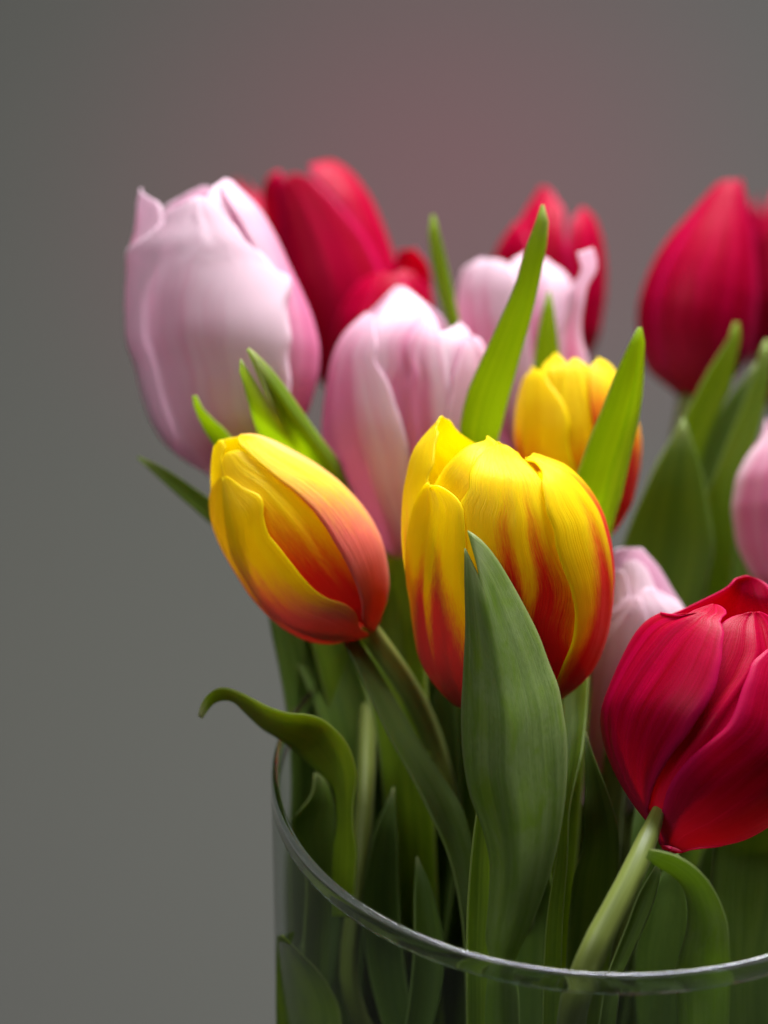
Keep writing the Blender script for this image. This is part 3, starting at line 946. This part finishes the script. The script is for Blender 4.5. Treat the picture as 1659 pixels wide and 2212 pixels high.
# ---- yellow tulip further back
t_ybk = tulip("yellow and orange tulip half hidden behind the folded bright leaf", 'flame', 3, (480, 2640), (330, 1380), .680, .682,
      [(420, 2630), (260, 2500), (100, 2300), (0, 2080), (-30, 1900), (-20, 1720), (10, 1580), (40, 1490), (85, 1452), (130, 1430), (200, 1370), (250, 1345)],
      [(540, 2630), (660, 2520), (760, 2350), (805, 2150), (822, 2000), (815, 1880), (780, 1720), (720, 1580), (650, 1470), (590, 1400), (540, 1372), (480, 1375)],
      [
          dict(L=[(100, 2300, -100), (-20, 1950, -108), (-15, 1700, -105), (20, 1540, -90), (60, 1465, -70), (90, 1452)],
               R=[(500, 2550), (440, 2300), (380, 2100), (340, 1950), (347, 1800), (300, 1680), (230, 1580), (160, 1478), (115, 1452)], k=1.0, rib=.02, flame=-.05),
          dict(L=[(350, 2550), (300, 2200), (290, 1900), (270, 1700), (280, 1550), (320, 1430), (360, 1382)],
               R=[(600, 2550), (640, 2200), (640, 1900), (610, 1700), (540, 1540), (470, 1440), (390, 1380)], k=.95, rib=.02, flame=-.05),
          dict(L=[(500, 2550), (540, 2300), (540, 2000), (500, 1800), (470, 1600), (480, 1440), (530, 1375)],
               R=[(660, 2520, 90), (805, 2150, 110), (815, 1880, 110), (740, 1620, 95), (650, 1470, 80), (560, 1378)], k=1.0, rib=.02, flame=.05),
          dict(L=[(300, 2500, -120), (100, 2000, -100), (100, 1700), (140, 1500), (200, 1390), (240, 1347)],
               R=[(450, 2500, -10), (430, 2000), (400, 1700), (360, 1500), (310, 1400), (265, 1347)], k=.89, rib=.02, flame=-.15),
          dict(phi=180, hw=60, top=.9, k=.93, flame=-.15), dict(phi=130, hw=55, top=.93, k=.9, flame=-.15),
      ], soft=.7)

# ---- pink tulips on the right
simple("smooth pink tulip cut off by right frame edge above the crimson tulip", 'pink', 0, (1720, 1300), (1700, 880), .695, .697,
       [(1690, 1295), (1625, 1250), (1592, 1180), (1580, 1100), (1590, 1030), (1615, 980), (1640, 945), (1652, 900), (1665, 880)],
       [(1750, 1295), (1810, 1240), (1840, 1160), (1845, 1080), (1830, 1000), (1800, 940), (1760, 900), (1730, 880)],
       [.93, 1, 1, 1, .95, .95], deep=.6, twist=-35)
tulip("pale pink tulip squeezed between the middle yellow and the crimson tulip", 'pink', 6, (640, 2130), (760, 340), .672, .674,
      [(600, 2125), (500, 2090), (430, 2030), (390, 1900), (380, 1700), (400, 1500), (440, 1200), (490, 900), (545, 620), (590, 440), (640, 330), (700, 318)],
      [(690, 2125), (760, 2080), (880, 1900), (990, 1700), (1080, 1450), (1130, 1150), (1140, 900), (1125, 730), (1050, 640), (1000, 550), (940, 450), (860, 360), (780, 325)],
      [
          dict(L=[(500, 2090, -80), (390, 1850, -105), (400, 1500, -110), (480, 1000, -108), (560, 780, -85), (640, 715), (700, 655), (750, 638)],
               R=[(720, 2100), (860, 1800), (920, 1500), (940, 1200), (900, 900), (840, 720), (812, 650), (775, 636)], k=1.0, rib=.025, deep=.15),
          dict(L=[(640, 2100), (700, 1700), (740, 1200), (760, 900), (780, 720), (805, 620), (850, 582)],
               R=[(760, 2080, 80), (1000, 1700, 100), (1130, 1200, 105), (1120, 800, 95), (1040, 680, 70), (970, 620), (900, 582)], k=.96, rib=.02, deep=.15),
          dict(L=[(600, 2100, -140), (450, 1300, -125), (540, 700, 'bl'), (600, 450, 'bl'), (650, 330, 'bl')],
               R=[(800, 2100, -215), (1100, 1300, -230), (1110, 730, 'bl'), (1000, 560, 'bl'), (930, 440, 'bl'), (850, 358, 'bl'), (720, 318, 'bl')], k=.95, rib=.015, deep=.35),
          dict(L=[(550, 2100), (480, 1500), (560, 900), (620, 560), (640, 480), (665, 458)],
               R=[(700, 2100), (740, 1500), (760, 900), (740, 620), (715, 510), (690, 465)], k=.88, rib=.02, deep=.15),
          dict(L=[(650, 2100), (600, 1400), (620, 800), (650, 560), (700, 420), (760, 398)],
               R=[(800, 2050), (950, 1400), (960, 800), (900, 560), (850, 450), (790, 400)], k=.82, rib=.02, deep=.2),
          dict(phi=120, hw=50, top=.8, k=.9, deep=.2),
      ], deep=.15)

# curled petal of the pink tulip (its own blade, bent outward at the tip)
def petal_blade(parent, c, L, R, dL, dR, deep, cup=.1):
    o = leaf("petal", c, L, R, dL, dR, cup=cup, parent=parent, th=.0006)
    o.data.materials.clear()
    o.data.materials.append(M_PINK)
    o["deep"] = deep
    return o


petal_blade(t_curl, 3, [(395, 690), (405, 730), (422, 790), (395, 860), (345, 930), (325, 1050), (290, 1150), (270, 1280), (240, 1450), (180, 1700), (140, 2000)],
            [(500, 655), (522, 720), (520, 800), (465, 895), (442, 1000), (422, 1150), (432, 1280), (470, 1420), (430, 1650), (330, 1850), (200, 2050)],
            (.690, .695, .698, .700, .705, .715), (.690, .695, .700, .704, .710, .72), .25)

# ------------------------------------------------------------------ leaves
def free_leaf(label, *a, **kw):
    o = leaf("tulip_leaf", *a, **kw)
    tag(o, label, "leaf", "loose tulip leaves in the bouquet")
    return o


# broad leaf in front of the middle tulip
leaf("leaf", 5, [(598, 985), (600, 1200), (606, 1500), (592, 1800), (578, 2100), (1003, 1640, 0), (1018, 1720, 0), (1045, 1790, 0), (1060, 1860, 0), (1058, 1950, 0), (1052, 2030, 0), (1062, 2075, 0), (1052, 2150, 0), (1050, 2300, 0)],
     [(615, 868), (690, 920), (785, 1030), (880, 1180), (970, 1340), (1080, 1560), (1150, 1750), (1210, 1900), (1240, 2050), (1222, 1590, 0), (1222, 1680, 0), (1212, 1770, 0), (1190, 1870, 0), (1160, 1960, 0), (1125, 2040, 0), (1110, 2080, 0), (1118, 2150, 0), (1120, 2300, 0)],
     (.612, .608, .604, .599, .595, .593, .603), (.612, .611, .607, .602, .597, .594, .604),
     M=[(700, 1190), (740, 1350), (800, 1600), (860, 1900), (900, 2150), (1105, 1680, 0), (1120, 1780, 0), (1122, 1880, 0), (1110, 1970, 0), (1085, 2070, 0), (1083, 2150, 0), (1084, 2300, 0)],
     dM=(.608, .603, .597, .592, .589, .590, .600), parent=t_mid, dusty=.95, rows=70, cols=21, th=.0007)

free_leaf("tall narrow leaf with a withered curved tip rising above the middle tulip", 2,
          [(1606, 368), (1600, 420), (1570, 475), (1535, 560), (1480, 720), (1430, 900), (1350, 1080), (1260, 1280), (1180, 1450), (1110, 1620), (1070, 1800), (1062, 1900), (1080, 2050)],
          [(1612, 364), (1635, 420), (1642, 480), (1632, 620), (1590, 850), (1540, 1080), (1480, 1300), (1420, 1520), (1370, 1700), (1335, 1850), (1300, 2050)],
          (.640, .645, .655, .668), (.645, .650, .660, .672), cup=.14, fresh=.5, paletip=.6, tail=[(1080, 1300, .672, .008), (1100, 1700, .660, .006), (1110, 2250, .66, .004)], dusty=.1)
free_leaf("bright folded leaf with a crisp pale edge right of the middle tulip", 3,
          [(800, 1178), (740, 1290), (680, 1420), (620, 1560), (560, 1720), (500, 1860), (440, 2020), (400, 2130), (370, 2260)],
          [(818, 1176), (838, 1230), (838, 1330), (830, 1560), (800, 1780), (760, 1960), (715, 2170), (690, 2290), (640, 2450)],
          (.640, .646, .653), (.643, .649, .655),
          M=[(808, 1180), (795, 1300), (765, 1560), (720, 1760), (660, 1960), (600, 2150), (560, 2320)], dM=(.642, .652, .659),
          fresh=.5, tail=[(1240, 1300, .672, .006), (1200, 1700, .66, .006), (1180, 2250, .66, .004)])
free_leaf("bright forked leaf with two tips standing over the left yellow tulip", 1,
          [(932, 1390), (918, 1410), (940, 1520), (980, 1660), (1020, 1790), (1060, 1900), (1120, 2050)],
          [(978, 1318), (1030, 1390), (1120, 1520), (1230, 1690), (1340, 1840), (1450, 1990), (1580, 2180)],
          (.645, .650, .672), (.645, .652, .672),
          M=[(1150, 1740), (1190, 1810), (1240, 1900), (1300, 2000), (1380, 2120)], dM=(.650, .656, .676),
          back=[(985, 1315), (1080, 1400), (1200, 1540), (1320, 1710), (1430, 1870), (1540, 2010), (1660, 2180)], dB=(.646, .660, .680),
          fresh=.5, paletip=.6, tail=[(820, 1250, .680, .008), (870, 1600, .665, .006), (920, 2250, .67, .004)])
free_leaf("short dark leaf tip touching the left yellow tulip's crown", 1,
          [(615, 1632), (622, 1680), (645, 1750), (685, 1845), (745, 1945), (820, 2050)],
          [(640, 1635), (690, 1730), (760, 1800), (830, 1860), (900, 1940), (980, 2040)], (.655, .668), cup=.2,
          tail=[(640, 1150, .676, .006), (760, 1500, .668, .006), (860, 2250, .67, .004)])
free_leaf("dark narrow leaf pointing out left below the pale pink tulip", 0,
          [(296, 990), (340, 1030), (390, 1075), (440, 1118), (510, 1185)], [(300, 985), (350, 1008), (400, 1040), (450, 1075), (530, 1130)],
          (.668, .672), cup=.15, tail=[(640, 1300, .675, .007), (760, 1600, .665, .006), (800, 2250, .67, .004)], thick=0.4, dusty=.3)
free_leaf("thin blurred leaf standing alone left of the curled pink tulip", 2,
          [(870, 432), (853, 480), (855, 600), (870, 720), (900, 860), (930, 1000), (980, 1150), (1020, 1300)],
          [(895, 430), (912, 470), (930, 560), (970, 720), (1010, 900), (1040, 1050), (1065, 1170), (1090, 1300)], (.696, .700), cup=.2,
          tail=[(1010, 1000, .71, .006), (1020, 1500, .68, .005), (1000, 2250, .68, .004)], dusty=.3)
free_leaf("small upright leaf tip in front of curled pink tulip, behind yellow tulip", 3,
          [(198, 945), (165, 1060), (130, 1220), (110, 1380), (100, 1480), (90, 1650)], [(214, 942), (240, 1060), (260, 1220), (275, 1350), (290, 1550), (300, 1700)],
          (.690, .698), cup=.2, tail=[(1200, 1100, .705, .006), (1200, 1500, .68, .005), (1150, 2250, .68, .004)], dusty=.1)
free_leaf("blurred leaf rising to a notched tip before the big dark red tulip", 3,
          [(1435, 1145), (1415, 1180), (1390, 1270), (1300, 1400), (1200, 1580), (1100, 1780), (1000, 1950), (900, 2120), (850, 2250), (800, 2450)],
          [(1465, 1145), (1478, 1200), (1470, 1290), (1440, 1420), (1420, 1560), (1330, 1750), (1250, 1950), (1200, 2150), (1160, 2350), (1100, 2500)],
          (.708, .712), (.708, .716), cup=.1, tail=[(1400, 1400, .705, .008), (1330, 1700, .685, .007), (1250, 2250, .68, .004)], thick=0.35, dusty=.0, fresh=.3)
free_leaf("broad shadowed leaf with arrow tip below the big dark red tulip", 3,
          [(1095, 1775), (1060, 1850), (1000, 1950), (920, 2090), (860, 2215), (1345, 1180, 0), (1325, 1290, 0), (1330, 1400, 0)],
          [(1098, 1775), (1130, 1860), (1165, 1960), (1225, 2150), (1532, 1110, 0), (1542, 1180, 0), (1530, 1260, 0), (1500, 1400, 0)],
          (.700, .694), cup=.12, tail=[(1420, 1600, .69, .011), (1400, 1800, .68, .008), (1300, 2250, .68, .004)], thick=0.6, dusty=.0)
free_leaf("olive leaf leaning along the right frame edge beside smooth pink tulip", 3,
          [(1640, 1262), (1608, 1300), (1580, 1450), (1490, 1700), (1405, 1900), (1330, 2100), (1505, 1120, 0), (1480, 1250, 0), (1460, 1380, 0)],
          [(1665, 1260), (1680, 1350), (1670, 1500), (1640, 1700), (1590, 1900), (1520, 2100), (1590, 1120, 0), (1580, 1250, 0), (1560, 1400, 0)],
          (.712, .706), cup=.12, tail=[(1500, 1600, .695, .009), (1450, 1850, .68, .007), (1330, 2250, .68, .004)], thick=0.3, dusty=.0, fresh=.4)
free_leaf("dark leaf wedged between the notched leaf and the olive leaf", 3,
          [(1590, 1395), (1500, 1510), (1400, 1640), (1290, 1820), (1220, 2000), (1180, 2250), (1140, 2450)],
          [(1600, 1395), (1580, 1530), (1510, 1700), (1430, 1900), (1370, 2100), (1320, 2300), (1300, 2450)],
          (.722, .716), cup=.15, tail=[(1500, 1500, .70, .008), (1440, 1800, .69, .006), (1350, 2250, .68, .004)], thick=0.7, dusty=.1)

free_leaf("shadowed leaf filling the gap left of the smooth pink tulip", 0,
          [(1622, 960), (1580, 1050), (1545, 1150), (1520, 1280), (1500, 1450)], [(1628, 960), (1640, 1060), (1650, 1180), (1640, 1300), (1610, 1450)],
          (.728, .716), cup=.15, tail=[(1540, 1700, .70, .010), (1450, 2000, .69, .006), (1380, 2250, .68, .004)], thick=.6, dusty=.2)
# lower left: curling leaf over the rim
free_leaf("leaf arching over the vase rim at left with curled pale tip", 7,
          [(347, 2115, 4), (378, 2065, 4), (418, 2015, 4), (470, 1992, 4), (530, 1992, 4), (575, 2015, 4), (612, 2052, 4), (175, 182), (250, 250), (350, 312), (430, 372), (510, 440), (590, 512), (660, 575), (720, 645), (742, 760), (745, 900), (722, 1050), (715, 1230), (715, 1500)],
          [(325, 2095, 4), (345, 2020, 4), (380, 1960, 4), (420, 1928, 4), (470, 1912, 4), (520, 1916, 4), (600, 1945, 4), (190, 60), (290, 110), (420, 150), (540, 160), (640, 190), (720, 250), (800, 340), (850, 450), (872, 560), (850, 750), (850, 900), (872, 1050), (860, 1270), (850, 1500)],
          (.637, .637, .641, .646, .646, .640), (.638, .634, .630, .631, .634, .636),
          M=[(335, 2107, 4), (362, 2040, 4), (400, 1985, 4), (445, 1955, 4), (500, 1950, 4), (560, 1970, 4), (605, 2000, 4), (190, 115), (300, 180), (420, 215), (540, 215), (640, 260), (700, 350), (760, 450), (790, 580), (800, 720), (800, 900), (790, 1050), (780, 1250), (780, 1500)],
          dM=(.637, .635, .635, .637, .639, .638), rows=80, dusty=.0, fresh=1.0, paletip=1.0)
free_leaf("long dark leaf slanting right under the left yellow tulip's stem", 0,
          [(735, 1375), (765, 1430), (800, 1505), (840, 1590), (890, 1680), (930, 1760), (970, 1850), (1000, 2000), (1010, 2300)],
          [(765, 1370), (820, 1455), (868, 1535), (912, 1610), (965, 1690), (1000, 1750), (1025, 1850), (1040, 2000), (1050, 2300)],
          (.646, .642, .638, .640), (.650, .648, .644, .645), cup=.18, thick=.7, dusty=.75)
free_leaf("shadowed leaf behind the left yellow tulip's bare stem, beside the middle tulip", 0,
          [(905, 1300), (888, 1480), (895, 1700), (920, 1950), (940, 2300)], [(1010, 1300), (1030, 1480), (1035, 1700), (1030, 1950), (1020, 2300)],
          (.688, .676), cup=.15, thick=.8, dusty=.1)
free_leaf("upright dark leaf at the bouquet's left edge above the vase rim", 0,
          [(575, 1300), (590, 1380), (603, 1440), (617, 1520), (626, 1600), (630, 1700), (625, 1850), (640, 2300)],
          [(640, 1300), (665, 1400), (690, 1500), (702, 1600), (700, 1700), (690, 1850), (690, 2300)],
          (.668, .664), (.672, .668), cup=.15, thick=.7, dusty=.4)
free_leaf("broad dark leaf behind the left yellow tulip, above the arching leaf", 0,
          [(650, 1280), (665, 1400), (685, 1500), (700, 1600), (715, 1750), (730, 2000), (750, 2300)],
          [(800, 1280), (800, 1400), (800, 1500), (800, 1600), (810, 1750), (830, 2000), (840, 2300)],
          (.676, .672), cup=.15, thick=.7, dusty=.2)
free_leaf("curved pale-edged leaf inside the vase below the arching leaf", 7,
          [(595, 545), (572, 690), (490, 800), (442, 865), (470, 960), (520, 1080), (540, 1300), (520, 1700), (530, 2300)],
          [(640, 550), (700, 680), (735, 880), (735, 1050), (715, 1250), (700, 1500), (690, 1800), (700, 2300)],
          (.652, .640, .644, .65), (.656, .652, .652, .652), cup=.2, thick=0.3, dusty=.4)
free_leaf("pale leaf pressed to the vase glass at lower left", 7,
          [(352, 1625), (345, 1750), (342, 1900), (340, 2100), (345, 2400)],
          [(378, 1622), (500, 1740), (620, 1860), (705, 1990), (760, 2120), (780, 2400)], (.648, .652), (.632, .640), cup=.1, dusty=.5, fresh=.7)
free_leaf("olive strip of leaf along the left edge of the broad front leaf", 0,
          [(1040, 1690), (1030, 1750), (1018, 1850), (1010, 1960), (1008, 2070), (1010, 2300)],
          [(1060, 1690), (1062, 1800), (1062, 1950), (1055, 2070), (1055, 2300)], (.612, .607), cup=.2, dusty=.1)
free_leaf("green leaf edge showing just right of the broad front leaf", 6,
          [(300, 1100), (295, 1310), (305, 1500), (310, 1700), (300, 1900), (285, 2100), (1200, 1860, 0), (1180, 2000, 0), (1170, 2300, 0)],
          [(480, 1050), (470, 1180), (455, 1400), (440, 1560), (420, 1700), (380, 1860), (340, 2060), (1225, 1860, 0), (1215, 2000, 0), (1210, 2300, 0)],
          (.652, .630, .618), cup=.15, dusty=.1)
free_leaf("dark pointed leaf in front of the squeezed pale pink tulip's base", 6,
          [(446, 1540), (444, 1700), (446, 1900), (440, 2060), (430, 2300), (1240, 1900, 0), (1225, 2050, 0), (1220, 2300, 0)],
          [(452, 1535), (490, 1660), (545, 1810), (605, 1970), (660, 2160), (670, 2300), (1335, 1900, 0), (1320, 2050, 0), (1300, 2300, 0)],
          (.632, .625, .63), cup=.15, thick=.7, dusty=.3)
free_leaf("dark leaf at right frame edge below the crimson tulip", 0,
          [(1545, 1760), (1540, 1850), (1535, 1950), (1545, 2080), (1560, 2300)], [(1760, 1760), (1750, 1850), (1735, 1950), (1700, 2080), (1680, 2300)],
          (.640, .632), cup=.15, thick=.7, dusty=.3)
free_leaf("dark leaf running beside the crimson tulip's stem inside the vase", 8,
          [(925, 1130), (900, 1180), (800, 1350), (720, 1560), (640, 1760), (590, 1900), (540, 2200), (480, 2700)], [(930, 1130), (945, 1210), (900, 1400), (820, 1600), (740, 1780), (690, 1900), (650, 2200), (600, 2700)],
          (.612, .606), cup=.2, thick=.7, dusty=.3)

# dense mass of leaves standing in the vase behind the front ones, some only unseen filler for shade
for x, yt, d, wd, lab in (
        (700, 1480, .690, 60, t_left),
        (730, 1900, .660, 46, "low shadowed leaf tip just right of the leaf pressed to the glass"),
        (775, 1680, .700, 95, t_left),
        (940, 1600, .704, 110, t_ybk),
        (800, 1560, .668, 34, "narrow shadowed leaf beside the pale stem under the left yellow tulip"),
        (880, 1320, .690, 80, t_left),
        (960, 1420, .676, 50, "shadowed leaf in the gap between the two front yellow tulips"),
        (1080, 1560, .690, 90, t_mid),
        (1200, 1480, .695, 90, t_mid),
        (1290, 1420, .690, 70, t_ybk),
        (1400, 1350, .700, 90, t_curl),
        (1380, 1720, .655, 70, "shadowed leaf in front of which the crimson tulip's stem rises"),
        (1490, 1380, .692, 90, "shadowed leaf behind the middle of the crimson tulip"),
        (1600, 1400, .690, 80, t_curl),
        (1650, 1700, .660, 70, t_red),
        (1460, 1840, .650, 60, "shadowed leaf inside the arch of the drooping leaf at lower right"),
        (850, 1700, .655, 40, "short shadowed leaf tip right of the pale stem inside the vase"),
        (900, 1850, .640, 34, "lowest short shadowed leaf tip behind the front of the vase rim"),
        (1150, 1800, .650, 60, "shadowed leaf behind the lower half of the broad front leaf")):
    k = random.uniform(-150, 150)
    H = 2420 - yt
    sh = ((0, .04), (.14, .6), (.38, 1), (.7, .85), (1, .6))
    bend = random.uniform(-60, 60)
    xc = lambda h: x + k * h * h * .8 + bend * math.sin(3 * h)
    unseen_filler = not isinstance(lab, str)          # unseen filler leaf kept to shade the vase interior, parented to a tulip
    o = leaf("leaf" if unseen_filler else "tulip_leaf", 0, [(xc(h) - wd * f, yt + H * h) for h, f in sh], [(xc(h) + wd * f, yt + H * h) for h, f in sh],  # those named plain leaf are unseen filler for shade
             (d + .004, d - .012), (d + .004, d + random.uniform(-.02, .004)), cup=random.uniform(.1, .3), dusty=random.uniform(.0, .4), thick=.9, parent=lab if unseen_filler else None)
    if not unseen_filler:
        tag(o, lab, "leaf", "shadowed leaves deep in the vase")
